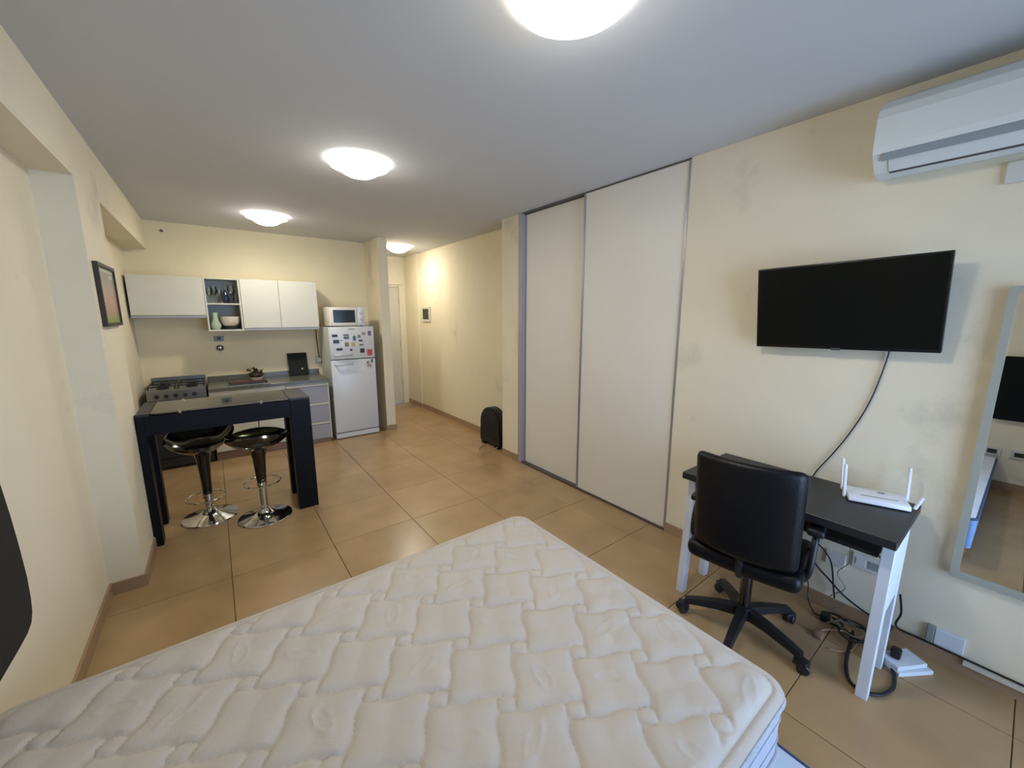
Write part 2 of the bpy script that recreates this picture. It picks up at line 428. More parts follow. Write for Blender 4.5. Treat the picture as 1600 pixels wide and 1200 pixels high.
for i in range(NX + 1):
    row = []
    for j in range(NY + 1):
        s_, t_ = i / NX * 2 - 1, j / NY * 2 - 1
        x = (BX0 + BX1) / 2 + s_ * (BX1 - BX0) / 2; y = (BY0 + BY1) / 2 + t_ * (BY1 - BY0) / 2
        hx, hy = (BX1 - BX0) / 2, (BY1 - BY0) / 2
        cx, cy = (BX0 + BX1) / 2, (BY0 + BY1) / 2
        qx, qy = abs(x - cx) - (hx - cr), abs(y - cy) - (hy - cr)
        if qx > 0 and qy > 0:      # pull the square corner into the rounded one
            L = math.hypot(qx, qy); m_ = max(qx, qy)
            k = m_ / L
            x = cx + math.copysign(hx - cr + qx * k, x - cx); y = cy + math.copysign(hy - cr + qy * k, y - cy)
        dd = max(0, inset_edge(x, y))
        f = 1 - math.exp(-(dd / 0.028) ** 1.1)
        seam = math.exp(-((dd - 0.030) / 0.006) ** 2)
        z = ZT - .022 + .016 * f + quilt(x, y) * min(1, max(0, (dd - .03) / .03)) - .005 * seam
        row.append(bm.verts.new((x, y, z)))
    grid.append(row)
for i in range(NX):
    for j in range(NY): bm.faces.new((grid[i][j], grid[i + 1][j], grid[i + 1][j + 1], grid[i][j + 1]))
obj('quilted_top', bm, M['mattress'], mt, True)
bm = bmesh.new(); prism(bm, rrect(BX0 + .004, BX1 - .004, BY0 + .004, BY1 - .004, cr - .004, 10), .297, ZT - .024); obj('side_band', bm, M['mside'], mt)
for z in (ZT - .034, .305):
    bm = bmesh.new(); tube(bm, [(a, b_, z) for a, b_ in rrect(BX0 + .008, BX1 - .002, BY0 + .002, BY1 - .002, cr, 10)], .0085, 10, False, True)
    obj('piping', bm, M['piping'], mt, True)
bm = bmesh.new()
for z in (.36, .43):
    tube(bm, [(a, b_, z) for a, b_ in rrect(BX0 + .003, BX1 - .003, BY0 + .003, BY1 - .003, cr - .003, 10)], .0022, 6, False, True)
obj('side_stitching', bm, M['piping'], mt)

# black rounded wall panel at the left, above the head of the bed
bm = bmesh.new()
pts = [(1.30, .60), (1.62, .597), (1.74, .596), (1.80, .598), (1.845, .610), (1.872, .640), (1.885, .69), (1.892, .76), (1.888, .87), (1.878, .98), (1.862, 1.09), (1.83, 1.19), (1.77, 1.26), (1.68, 1.29), (1.30, 1.30)]
prism(bm, pts, XN + .002, XN + .062, 'x')
bmesh.ops.bevel(bm, geom=[e for e in bm.edges if abs(e.verts[0].co.x - e.verts[1].co.x) < 1e-5], offset=.012, segments=2, affect='EDGES')
solo('padded_panel', bm, M['panelblack'], 'black padded panel with rounded corners on the left wall beside the mattress', 'panel', (XN + .03, 1.6, .60), smooth=True)
# seen in the mirror only: dark rectangle and sockets on the left wall
bm = B((XN + .002, XN + .045, -.75, .15, .66, 1.24, .006)); solo('wall_screen', bm, M['screen'], 'dark rectangular screen on the left wall, reflected in the mirror', 'screen', (XN + .02, -.3, .66))
for yy, lb in ((.11, 'grey socket plate low on the left wall, left one in the mirror'), (-.05, 'grey socket plate low on the left wall, right one in the mirror')):
    t = thing('wall_socket', lb, 'socket', (XN, yy, .35), group='sockets reflected in the mirror')
    obj('plate', B((XN + .001, XN + .010, yy - .055, yy + .055, .31, .39, .003)), M['socket'], t)
    obj('socket_insert', B((XN + .010, XN + .013, yy - .03, yy + .03, .33, .37)), M['darkitem'], t)

# ------------------------------------------------------------------ kitchen base units
KY = 5.29; KT = 0.82
# base cabinet (white doors)
cb = thing('sink_cabinet', 'white two-door base cabinet under the worktop, behind the bar table', 'cabinet', (.26, 5.58, 0))
obj('carcass', B((-.105, .62, KY + .02, YB - .002, .09, KT - .035)), M['darkmetal'], cb)  # dark colour behind the white doors paints the shade in their gap
for a, b_ in ((-.10, .310), (.319, .615)):
    dr = obj('door', B((a, b_, KY, KY + .018, .10, KT - .10, .002, 1)), M['white'], cb)
obj('top_rail', B((-.105, .62, KY + .004, KY + .02, KT - .09, KT - .036)), M['white'], cb)
obj('toe_kick', B((-.105, .62, KY + .03, KY + .05, 0, .09)), M['kick'], cb)
# drawers
dc = thing('drawer_cabinet', 'base cabinet with three grey drawers and white grip rails next to the refrigerator', 'cabinet', (.86, 5.58, 0))
obj('carcass', B((.625, 1.09, KY + .02, YB - .002, .055, KT - .035)), M['white'], dc)
for z0, z1 in ((.524, .734), (.279, .492), (.06, .247)):
    obj('drawer', B((.64, 1.078, KY, KY + .019, z0, z1, .002, 1)), M['drawer'], dc)
    obj('grip_rail', B((.628, 1.085, KY - .004, KY + .02, z1 + .004, z1 + .028)), M['white'], dc)
obj('side_panel', B((1.079, 1.093, KY - .002, YB - .002, .05, KT - .036)), M['white'], dc)
obj('toe_kick', B((.64, 1.08, KY + .012, KY + .03, 0, .055)), M['kick'], dc)
# worktop
wt = thing('worktop', 'grey granite kitchen worktop with low backsplash and steel sink', 'worktop', (.5, 5.58, KT - .035))
obj('slab', B((-.107, .07, KY - .02, YB, KT - .035, KT, .003, 1), (.47, 1.108, KY - .02, YB, KT - .035, KT, .003, 1),
              (.07, .47, KY - .02, 5.36, KT - .035, KT), (.07, .47, 5.74, YB, KT - .035, KT)), M['counter'], wt)
obj('backsplash', B((-.107, 1.108, YB - .02, YB - .001, KT, KT + .06, .002, 1)), M['counter'], wt)
bm = B((.07, .082, 5.36, 5.74, KT - .13, KT + .003), (.458, .47, 5.36, 5.74, KT - .13, KT + .003), (.082, .458, 5.36, 5.372, KT - .13, KT + .003), (.082, .458, 5.728, 5.74, KT - .13, KT + .003), (.082, .458, 5.37, 5.73, KT - .13, KT - .125))
obj('sink_bowl', bm, M['steel'], wt)
# stove
sv = thing('stove', 'steel gas stove with five black knobs and black oven, left of the worktop', 'stove', (-.36, 5.58, 0))
SX0, SX1 = -.60, -.122
obj('body', B((SX0, SX1, KY + .03, YB - .01, .02, .835)), M['iron'], sv)
od = obj('oven_door', B((SX0 + .006, SX1 - .006, KY + .004, KY + .03, .12, .725, .004, 1)), M['iron'], sv)
bm = bmesh.new(); tube(bm, [(SX0 + .04, KY - .03, .655), (SX1 - .04, KY - .03, .655)], .009, 10, False)
box(bm, SX0 + .05, SX0 + .065, KY - .03, KY + .005, .648, .662); box(bm, SX1 - .065, SX1 - .05, KY - .03, KY + .005, .648, .662)
obj('handle', bm, M['steel'], od)
bd = obj('warmer_drawer', B((SX0 + .006, SX1 - .006, KY + .004, KY + .03, .03, .112, .003, 1)), M['iron'], sv)
obj('control_panel', B((SX0, SX1, KY - .005, KY + .03, .738, .838, .004, 1)), M['steel'], sv)
for i in range(5):
    kx = -.523 + i * (.301 / 4)
    bm = bmesh.new(); lathe(bm, [(.019, 0), (.019, .006), (.014, .008), (.012, .026)], 20)
    bmesh.ops.rotate(bm, verts=bm.verts, matrix=Matrix.Rotation(pi / 2, 3, 'X')); bmesh.ops.translate(bm, verts=bm.verts, vec=(kx, KY - .005, .783))
    obj('knob', bm, M['iron'], sv, True)
obj('cooktop', B((SX0, SX1, KY, YB - .06, .835, .846, .002, 1)), M['steel'], sv)
for gx in (-.48, -.24):
    for gy in (5.43, 5.66):
        bm = bmesh.new(); lathe(bm, [(.05, .846), (.05, .856), (.035, .858), (.032, .868), (0.0, .869)], 20, (gx, gy)); obj('burner', bm, M['iron'], sv, True)
    bm = bmesh.new()
    for gy in (5.34, 5.545, 5.77): box(bm, gx - .11, gx + .11, gy - .005, gy + .005, .872, .882)
    for ax in (gx - .11, gx - .03, gx + .03, gx + .102): box(bm, ax, ax + .008, 5.335, 5.775, .872, .882)
    for ax in (gx - .11, gx + .10):
        for gy in (5.335, 5.765): box(bm, ax, ax + .008, gy, gy + .01, .846, .872)
    obj('grate', bm, M['iron'], sv)
obj('back_guard', B((SX0, SX1, YB - .07, YB - .05, .835, .915, .003, 1)), M['steel'], sv)

# ------------------------------------------------------------------ wall cabinets
UY = 5.555; UT = 2.008
uc = thing('wall_cabinet', 'low white wall cabinet with one wide flap door, above the stove', 'cabinet', (-.34, 5.7, 1.572))
obj('carcass', B((-.648, -.034, UY + .02, YB - .001, 1.572, UT)), M['white'], uc)
obj('flap_door', B((-.645, -.036, UY, UY + .019, 1.60, UT, .002, 1)), M['white'], uc)
obj('grip_rail', B((-.645, -.036, UY + .004, UY + .019, 1.574, 1.592)), M['drawer'], uc)
sh = thing('shelf_unit', 'open white two-shelf wall unit with grey inside, between the closed wall cabinets', 'shelf', (.13, 5.7, 1.42))
bm = B((-.033, -.018, UY, YB - .001, 1.425, UT), (.279, .294, UY, YB - .001, 1.425, UT), (-.018, .279, UY, YB - .001, 1.425, 1.44), (-.018, .279, UY, YB - .001, UT - .014, UT))
obj('frame', bm, M['white'], sh)
obj('shelf_board', B((-.018, .279, UY + .004, YB - .012, 1.718, 1.733)), M['white'], sh)
obj('back_board', B((-.018, .279, YB - .012, YB - .002, 1.44, UT - .014)), M['shelfback'], sh)
uc2 = thing('wall_cabinet', 'tall white two-door wall cabinet between the open shelf and the refrigerator', 'cabinet', (.7, 5.7, 1.42))
obj('carcass', B((.296, 1.098, UY + .02, YB - .001, 1.425, UT)), M['white'], uc2)
obj('door', B((.298, .675, UY, UY + .019, 1.452, UT, .002, 1)), M['white'], uc2)
obj('door', B((.680, 1.096, UY, UY + .019, 1.452, UT, .002, 1)), M['white'], uc2)
obj('grip_rail', B((.298, 1.096, UY + .004, UY + .019, 1.427, 1.446)), M['drawer'], uc2)
# things on the shelves
def goblet(x, y, z, h, r, label):
    bm = bmesh.new(); lathe(bm, [(r * .8, z), (r * .75, z + .003), (.004, z + .006), (.004, z + h * .42), (r * .5, z + h * .5), (r, z + h * .7), (r * .85, z + h), (r * .8, z + h), (r * .92, z + h * .7), (r * .4, z + h * .52), (.001, z + h * .5)], 24, (x, y), False)
    solo('wine_glass', bm, M['clear'], label, 'glass', (x, y, z), 'wine glasses on the top shelf', True)
zs = 1.7335
goblet(.015, 5.64, zs, .17, .03, 'clear wine glass at the left end of the upper shelf')
goblet(.055, 5.74, zs, .19, .032, 'clear wine glass standing behind the leftmost one on the upper shelf')
goblet(.105, 5.63, zs, .16, .022, 'narrow clear glass left of the navy bottle on the upper shelf')
goblet(.215, 5.66, zs, .20, .036, 'large clear glass right of the navy bottle on the upper shelf')
bm = bmesh.new(); lathe(bm, [(.02, zs), (.034, zs + .02), (.036, zs + .06), (.026, zs + .105), (.010, zs + .135), (.010, zs + .15)], 28, (.155, 5.62))
solo('bottle', bm, M['bluebottle'], 'small navy blue bulbous bottle on the upper shelf', 'bottle', (.155, 5.62, zs), smooth=True)
bm = bmesh.new(); lathe(bm, [(.022, zs), (.026, zs + .01), (.026, zs + .03), (.020, zs + .034)], 24, (.205, 5.59)); solo('small_jar', bm, M['darkitem'], 'low dark jar in front of the large glass, upper shelf', 'jar', (.205, 5.59, zs), smooth=True)
bm = bmesh.new(); lathe(bm, [(.02, zs), (.024, zs + .05), (.014, zs + .09), (.012, zs + .11)], 24, (.248, 5.60)); solo('bottle', bm, M['darkitem'], 'dark bottle at the right end of the upper shelf', 'bottle', (.248, 5.60, zs), smooth=True)
z2 = 1.4405
bm = bmesh.new(); lathe(bm, [(.03, z2), (.048, z2 + .03), (.046, z2 + .06), (.03, z2 + .10), (.024, z2 + .15), (.03, z2 + .19)], 28, (.038, 5.63)); solo('vase', bm, M['greenglass'], 'pale green long-necked vase on the lower shelf', 'vase', (.038, 5.63, z2), smooth=True)
bm = bmesh.new(); lathe(bm, [(.05, z2), (.055, z2 + .012), (.075, z2 + .022), (.078, z2 + .03), (.05, z2 + .03)], 32, (.175, 5.68)); solo('plate_stack', bm, M['darkitem'], 'dark dish under the cream bowl on the lower shelf', 'dish', (.175, 5.68, z2), smooth=True)
bm = bmesh.new(); lathe(bm, [(.045, z2 + .031), (.075, z2 + .05), (.093, z2 + .09), (.098, z2 + .145), (.094, z2 + .145), (.088, z2 + .09), (.04, z2 + .04)], 36, (.175, 5.68)); solo('bowl', bm, M['ceram'], 'deep cream bowl on the lower shelf', 'bowl', (.175, 5.68, z2 + .031), smooth=True)

# things on the worktop and the wall above it
t = thing('folio_case', 'black case standing on the worktop against the wall, small white mark on it', 'case', (.855, 5.80, KT))
bm = bmesh.new(); box(bm, .742, .968, 0, .022, 0, .295, .006)
bmesh.ops.rotate(bm, verts=bm.verts, matrix=Matrix.Rotation(radians(-13), 3, 'X')); bmesh.ops.translate(bm, verts=bm.verts, vec=(0, 5.775, KT + .005))
obj('cover', bm, M['panelblack'], t)
bm = bmesh.new(); box(bm, .885, .905, -.001, .0005, .075, .09)
bmesh.ops.rotate(bm, verts=bm.verts, matrix=Matrix.Rotation(radians(-13), 3, 'X')); bmesh.ops.translate(bm, verts=bm.verts, vec=(0, 5.775, KT + .005))
obj('white_mark', bm, M['white'], t)
bm = bmesh.new(); prism(bm, rrect(.09, .45, 5.50, 5.66, .03), KT + .0035, KT + .018); 
solo('cutting_board', bm, M['red'], 'dark red-brown board lying across the sink under the potted plant', 'board', (.27, 5.58, KT + .0035))
t = thing('potted_plant', 'small dried brown plant in a low dish on the board by the sink', 'plant', (.36, 5.58, KT + .018))
bm = bmesh.new(); lathe(bm, [(.05, KT + .0185), (.065, KT + .04), (.068, KT + .05), (.06, KT + .052)], 28, (.36, 5.58)); obj('dish', bm, M['ceram'], t, True)
bm = bmesh.new(); lathe(bm, [(.055, KT + .05), (.075, KT + .075), (.065, KT + .10), (.02, KT + .12)], 20, (.36, 5.58)); obj('soil', bm, M['soil'], t, True)
bm = bmesh.new()
for k in range(90):
    a = random.uniform(0, 2 * pi); r = random.uniform(.0, .075); z = KT + random.uniform(.075, .15)
    c = Vector((.355 + r * cos(a) * 1.15, 5.58 + r * sin(a) * .8, z)); d1 = Vector((random.uniform(-1, 1), random.uniform(-1, 1), random.uniform(-.3, 1))).normalized() * .026
    d2 = d1.cross(Vector((0, .3, 1))).normalized() * .014
    v = [bm.verts.new(c + q) for q in (-d1, d2, d1, -d2)]; bm.faces.new(v)
o = obj('foliage', bm, M['leaf'], t); o['kind'] = 'stuff'
t = thing('wall_socket', 'grey double socket plate under the open shelf unit', 'socket', (.047, YB, 1.326))
obj('plate', B((.0, .098, YB - .012, YB - .001, 1.293, 1.357, .003)), M['socketgrey'], t)
obj('socket_insert', B((.03, .068, YB - .015, YB - .012, 1.312, 1.345)), M['darkitem'], t)
t = thing('gas_valve', 'round chrome gas valve with a short tab on the kitchen wall', 'valve', (.05, YB, 1.2))
bm = bmesh.new(); tube(bm, [(a, YB - .02, b_) for a, _, b_ in [(x, 0, z) for x, z in [(.05 + .032 * cos(2 * pi * i / 20), 1.215 + .028 * sin(2 * pi * i / 20)) for i in range(20)]]], .006, 8, False, True); obj('ring', bm, M['darkmetal'], t, True)
bm = bmesh.new(); lathe(bm, [(.024, 0), (.024, .012), (.01, .02)], 20)
bmesh.ops.rotate(bm, verts=bm.verts, matrix=Matrix.Rotation(pi / 2, 3, 'X')); bmesh.ops.translate(bm, verts=bm.verts, vec=(.05, YB - .001, 1.215)); obj('valve_body', bm, M['chrome'], t, True)
obj('tab', B((.042, .06, YB - .012, YB - .001, 1.14, 1.185, .002)), M['socket'], t)
bm = bmesh.new(); lathe(bm, [(.008, 0), (.008, .02), (.014, .028)], 12); bmesh.ops.rotate(bm, verts=bm.verts, matrix=Matrix.Rotation(pi / 2, 3, 'X')); bmesh.ops.translate(bm, verts=bm.verts, vec=(-.33, YB - .001, 2.50))
solo('ceiling_hook', bm, M['darkmetal'], 'tiny dark hook high on the kitchen wall near the ceiling', 'hook', (-.33, YB, 2.50))
t = thing('plug_adapter', 'white plug adapter in the kitchen wall beside the refrigerator, cord hanging above', 'adapter', (1.115, YB, 1.0))
obj('adapter_body', B((1.085, 1.14, YB - .05, YB - .012, .975, 1.03, .006)), M['white'], t)
obj('wall_plate', B((1.075, 1.15, YB - .012, YB - .001, .95, 1.06, .003)), M['socket'], t)
bm = bmesh.new(); tube(bm, [(1.125, YB - .03, 1.03), (1.118, YB - .02, 1.15), (1.112, YB - .02, 1.35), (1.12, YB - .03, 1.44), (1.17, YB - .06, 1.475)], .005, 8)
solo('cable', bm, M['cable'], 'dark power cord running down the wall between cabinet and refrigerator', 'cable', (1.112, YB - .02, 1.25), smooth=True)

# ------------------------------------------------------------------ refrigerator, magnets, microwave
FX0, FX1, FY, FT = 1.147, 1.700, 5.30, 1.456
fr = thing('refrigerator', 'white two-door refrigerator covered with magnets beside the kitchen counter', 'refrigerator', (1.42, 5.58, 0))
obj('body', B((FX0 + .003, FX1 - .003, FY + .05, YB - .03, .02, FT - .004, .006)), M['fridge'], fr)
bm = B((FX0, FX1, FY, FY + .045, 1.046, FT, .008)); du = obj('freezer_door', bm, M['fridge'], fr, True)
bm = B((FX0, FX1, FY, FY + .045, .086, 1.036, .008)); dl = obj('main_door', bm, M['fridge'], fr, True)
obj('seal', B((FX0 + .006, FX1 - .006, FY + .012, FY + .05, .06, FT - .01)), M['iron'], fr)
obj('plinth', B((FX0, FX1, FY + .004, FY + .05, .012, .076, .004)), M['fridge'], fr)
for z, p_ in ((1.105, du), (.985, dl)):
    bm = bmesh.new(); box(bm, 1.185, 1.41, FY - .034, FY - .018, z - .013, z + .013, .006)
    box(bm, 1.187, 1.205, FY - .022, FY + .002, z - .011, z + .011); box(bm, 1.39, 1.408, FY - .022, FY + .002, z - .011, z + .011)
    obj('handle', bm, M['handle'], p_, True)
obj('nameplate', B((1.385, 1.455, FY - .0015, FY + .002, 1.421, 1.430)), M['darkmetal'], du)
# magnets: (crop x, crop y, w, h, colour, colour words)
def fpos(px, py, upper=True):
    return FX0 + (px - 135) / (770 - 135) * (FX1 - FX0), (FT - .01) - (py - 380) / (815 - 380) * (FT - 1.046)
mag = [(210, 485, 75, 34, '#26282b', 'wide black magnet at the top left of the freezer door'),
       (365, 480, 80, 26, '#6f6a70', 'grey-mauve magnet with lettering, upper half of a pair near the top'),
       (368, 517, 75, 28, '#57545c', 'dark grey magnet, lower half of a pair near the top'),
       (225, 562, 80, 50, '#343b58', 'navy magnet below the wide black one'),
       (295, 550, 20, 20, '#9c9468', 'tiny ochre magnet right of the navy one'),
       (480, 525, 40, 72, '#5a6676', 'tall blue-grey magnet in the middle of the freezer door'),
       (550, 500, 38, 38, '#61745c', 'green round-looking magnet right of the tall blue-grey one'),
       (620, 465, 58, 36, '#a08a82', 'pinkish tan magnet near the top right'),
       (705, 462, 44, 68, '#6a5a78', 'purple upright magnet at the top right corner'),
       (570, 560, 58, 24, '#2f3030', 'thin black magnet under the green one'),
       (576, 618, 58, 20, '#55565a', 'thin grey magnet below the thin black one'),
       (368, 605, 55, 60, '#8d7d37', 'mustard magnet in the centre of the freezer door'),
       (455, 607, 48, 46, '#c0a850', 'bright yellow magnet right of the mustard one'),
       (262, 668, 82, 34, '#3a3d40', 'dark wide magnet above the freezer handle'),
       (425, 682, 34, 34, '#6e3c44', 'small wine-red magnet above the handle end'),
       (585, 700, 62, 64, '#1f2224', 'square black magnet low on the freezer door'),
       (692, 728, 72, 92, '#c2463e', 'large red magnet at the lower right of the freezer door')]
for (px, py, w, h, col, lb) in mag:
    x, z = fpos(px, py); k = (FX1 - FX0) / 635
    bm = bmesh.new(); box(bm, x - w * k / 2, x + w * k / 2, FY - .006, FY - .0005, z - h * k / 2, z + h * k / 2, .002, 1)
    o = solo('fridge_magnet', bm, mat('magnet_' + col[1:], col, .45, var=.5, scale=90), lb, 'magnet', (x, FY - .003, z), 'magnets on the refrigerator')
for (x, z, w, h, col, lb) in ((1.60, .985, .032, .028, '#6d7a6c', 'grey-green magnet at the top of the main refrigerator door'),
                              (1.655, 1.005, .024, .045, '#4b4f52', 'dark upright magnet in the corner of the main door'),
                              (1.615, .945, .055, .03, '#b0827c', 'pale red magnet, lowest on the refrigerator')):
    bm = bmesh.new(); box(bm, x - w / 2, x + w / 2, FY - .006, FY - .0005, z - h / 2, z + h / 2, .002, 1)
    solo('fridge_magnet', bm, mat('magnet_' + col[1:], col, .45, var=.5, scale=90), lb, 'magnet', (x, FY - .003, z), 'magnets on the refrigerator')

mw = thing('microwave', 'white microwave oven with dark window standing on the refrigerator', 'microwave', (1.40, 5.5, FT))
MX0, MX1, MY = 1.178, 1.612, 5.335; MZ0, MZ1 = FT + .012, FT + .245
obj('body', B((MX0, MX1, MY + .02, MY + .34, MZ0, MZ1, .008)), M['micro'], mw, True)
md = obj('door', B((MX0 + .022, MX1 - .10, MY, MY + .022, MZ0 + .002, MZ1 - .002, .005)), M['micro'], mw, True)
obj('window', B((MX0 + .045, MX1 - .125, MY - .002, MY + .003, MZ0 + .04, MZ1 - .035, .002, 1)), M['window'], md)
cp = obj('control_panel', B((MX1 - .098, MX1, MY, MY + .022, MZ0 + .002, MZ1 - .002, .005)), M['fridge'], mw, True)
for z in (MZ0 + .085, MZ0 + .165):
    bm = bmesh.new(); lathe(bm, [(.02, 0), (.019, .016), (.01, .02)], 20); bmesh.ops.rotate(bm, verts=bm.verts, matrix=Matrix.Rotation(pi / 2, 3, 'X')); bmesh.ops.translate(bm, verts=bm.verts, vec=(MX1 - .049, MY + .001, z))
    obj('knob', bm, M['white'], cp, True)
for a in (MX0 + .04, MX1 - .04):
    for b_ in (MY + .06, MY + .3):
        bm = bmesh.new(); lathe(bm, [(.012, FT), (.012, MZ0 + .001)], 12, (a, b_)); obj('foot', bm, M['plastic'], mw)

# ------------------------------------------------------------------ bar table
bt_ = thing('bar_table', 'black wooden bar table with tinted glass top in front of the kitchen', 'table', (.05, 3.75, 0))
X0, X1, Y0, Y1, ZT_ = -.472, .575, 3.515, 3.99, .95
for (a, b_, c, e) in ((.43, X1, Y0, Y0 + .11), (.43, X1, Y1 - .11, Y1), (X0, X0 + .042, Y0, Y0 + .11), (X0, X0 + .042, Y1 - .11, Y1)):
    obj('leg', B((a, b_, c, e, 0, ZT_ - .02, .003, 1)), M['black'], bt_)
obj('apron', B((X0 + .042, .43, Y0 + .004, Y0 + .03, ZT_ - .150, ZT_ - .018)), M['black'], bt_, label='front apron board')
obj('apron', B((X0 + .042, .43, Y1 - .03, Y1 - .004, ZT_ - .150, ZT_ - .018)), M['black'], bt_, label='rear apron board')
obj('end_board', B((.43, X1, Y0, Y1, ZT_ - .02, ZT_, .003, 1)), M['desktop'], bt_)
obj('end_board', B((X0, X0 + .07, Y0, Y1, ZT_ - .02, ZT_, .003, 1)), M['desktop'], bt_)
obj('glass_top', B((X0 + .075, .427, Y0 + .006, Y1 - .006, ZT_ - .010, ZT_ - .001)), M['bartop'], bt_)
for (a, b_) in ((-.24, Y0 + .012), (.24, Y0 + .012), (-.24, Y1 - .012), (.24, Y1 - .012)):
    bm = bmesh.new(); lathe(bm, [(.010, ZT_ - .018), (.010, ZT_ + .002), (.006, ZT_ + .006)], 16, (a, b_)); obj('glass_pin', bm, M['chrome'], bt_, True)

# ------------------------------------------------------------------ bar stools
def stool(x, y, rz, hz, ringz, label, tilt, lean=0.0):
    t = thing('bar_stool', label, 'stool', (x, y, 0), rz, 'black bar stools', local=True)
    bm = bmesh.new(); lathe(bm, [(.0, .0), (.186, .0), (.19, .004), (.186, .01), (.14, .022), (.08, .036), (.048, .055), (.034, .075), (.0, .08)], 48, cap=False); obj('base', bm, M['chrome'], t, True)
    bm = bmesh.new(); lathe(bm, [(.030, .06), (.030, .095), (.026, .1), (.026, .27)], 24); obj('gas_tube', bm, M['chrome'], t, True)
    bm = bmesh.new(); lathe(bm, [(.031, ringz + .0), (.033, .30), (.046, hz - .18), (.060, hz - .12), (.09, hz - .095)], 28); obj('column_cover', bm, M['gloss'], t, True)
    bm = bmesh.new(); tube(bm, ring_pts(.035, 0, ringz + .02, .13, .125), .006, 8, False, True); tube(bm, [(-.095, 0, ringz + .02), (-.02, 0, ringz + .02)], .006, 8, False)
    lathe(bm, [(.034, ringz), (.034, ringz + .035)], 20); obj('footrest', bm, M['chrome'], t, True)
    # moulded seat shell: a bowl whose rim rises at the back
    bm = bmesh.new(); NR, NA = 14, 48
    def rim(a): 
        return .035 * (1 - cos(a)) * .5 * tilt + .012 * cos(2 * a)
    outer, inner = [], []
    for k in range(NR + 1):
        r = k / NR; o_, i_ = [], []
        for m_ in range(NA):
            a = 2 * pi * m_ / NA
            rx, ry = .20, .225
            zo = hz - .115 + (.100 + rim(a)) * (r ** 2.6); zi = hz - .046 + (.044 + rim(a)) * (r ** 3.4)
            o_.append(bm.verts.new((rx * r * cos(a) if r > 0 else 1e-4 * cos(a), ry * r * sin(a) if r > 0 else 1e-4 * sin(a), zo - lean * rx * r * cos(a))))
            i_.append(bm.verts.new((rx * .93 * r * cos(a) if r > 0 else 1e-4 * cos(a), ry * .93 * r * sin(a) if r > 0 else 1e-4 * sin(a), zi + .002 - lean * rx * r * cos(a))))
        outer.append(o_); inner.append(i_)
    for R_, flip in ((outer, True), (inner, False)):
        for k in range(NR):
            for m_ in range(NA):
                q = (R_[k][m_], R_[k][(m_ + 1) % NA], R_[k + 1][(m_ + 1) % NA], R_[k + 1][m_])
                bm.faces.new(q if not flip else q[::-1])
    for m_ in range(NA): bm.faces.new((inner[-1][m_], outer[-1][m_], outer[-1][(m_ + 1) % NA], inner[-1][(m_ + 1) % NA]))
    bmesh.ops.recalc_face_normals(bm, faces=bm.faces)
    obj('seat_shell', bm, M['gloss'], t, True)
    return t
stool(-.165, 3.825, radians(250), .67, .165, 'glossy black bar stool with chrome trumpet base, nearer the left wall, seat turned open', 2.4, .20)
stool(.188, 3.562, radians(80), .685, .262, 'glossy black bar stool with chrome base beside the right bar table legs', .6)

# ------------------------------------------------------------------ heater at the corner
hx = 2.60
ht = thing('fan_heater', 'black arched fan heater on the floor at the corner before the hall', 'heater', (hx + .06, 3.9, 0))
pts = [(3.70, .03)] + [(4.125, .03)] + [(4.135, .10), (4.125, .30)] + [(3.91 + .215 * cos(a), .30 + .19 * sin(a)) for a in [i * pi / 14 for i in range(1, 14)]] + [(3.70, .30), (3.685, .10)]
bm = bmesh.new(); prism(bm, pts, hx, hx + .12, 'x'); bmesh.ops.bevel(bm, geom=[e for e in bm.edges if abs(e.verts[0].co.x - e.verts[1].co.x) < 1e-5], offset=.014, segments=2, affect='EDGES'); obj('housing', bm, M['plastic'], ht, True)
bm = bmesh.new()
for k in range(11): 
    z = .10 + k * .028; box(bm, hx - .006, hx + .002, 3.74, 4.08, z, z + .008)
obj('grille', bm, M['iron'], ht)
bm = B((hx + .0, hx + .13, 3.73, 3.80, 0, .032), (hx + .0, hx + .13, 4.02, 4.09, 0, .032)); obj('foot', bm, M['plastic'], ht)
bm = bmesh.new(); tube(bm, [(2.62, 3.75, .03), (2.53, 3.74, .006), (2.44, 3.72, .006), (2.36, 3.71, .006), (2.36, 3.75, .006), (2.44, 3.90, .006), (2.585, 3.97, .012)], .006, 8)
solo('cable', bm, M['cabletan'], 'brown looped power cord on the floor in front of the fan heater', 'cable', (2.44, 3.75, 0), smooth=True)

# hall: electrical box
eb = thing('electrical_box', 'white framed electrical box with dark window on the hall wall', 'electrical box', (XH, 6.06, 1.6))
obj('frame', B((XH - .018, XH - .001, 5.925, 6.205, 1.495, 1.735, .004)), M['white'], eb)
obj('window', B((XH - .021, XH - .016, 5.975, 6.185, 1.535, 1.70)), M['socketgrey'] if 0 else M['darkitem'], eb)

# picture on the pier
pf = thing('picture_frame', 'dark framed picture in pink and green on the left pier above the bar table', 'picture', (XL, 3.33, 1.71))
PY0, PY1, PZ0, PZ1 = 3.095, 3.565, 1.54, 1.89
bm = B((XL, XL + .022, PY0, PY0 + .02, PZ0, PZ1), (XL, XL + .022, PY1 - .005, PY1, PZ0, PZ1), (XL, XL + .022, PY0 + .02, PY1 - .005, PZ0, PZ0 + .018), (XL, XL + .022, PY0 + .02, PY1 - .005, PZ1 - .018, PZ1))
obj('frame', bm, mat('dark_frame_wood', '#2f2c26', .5), pf)
pm = bpy.data.materials.new('printed_picture'); pm.use_nodes = True
nt = pm.node_tree; n = nt.nodes; l = nt.links; tc = n.new('ShaderNodeTexCoord'); sx = n.new('ShaderNodeSeparateXYZ'); l.new(tc.outputs['Generated'], sx.inputs[0])
nz = n.new('ShaderNodeTexNoise'); nz.inputs['Scale'].default_value = 6; l.new(tc.outputs['Generated'], nz.inputs['Vector'])
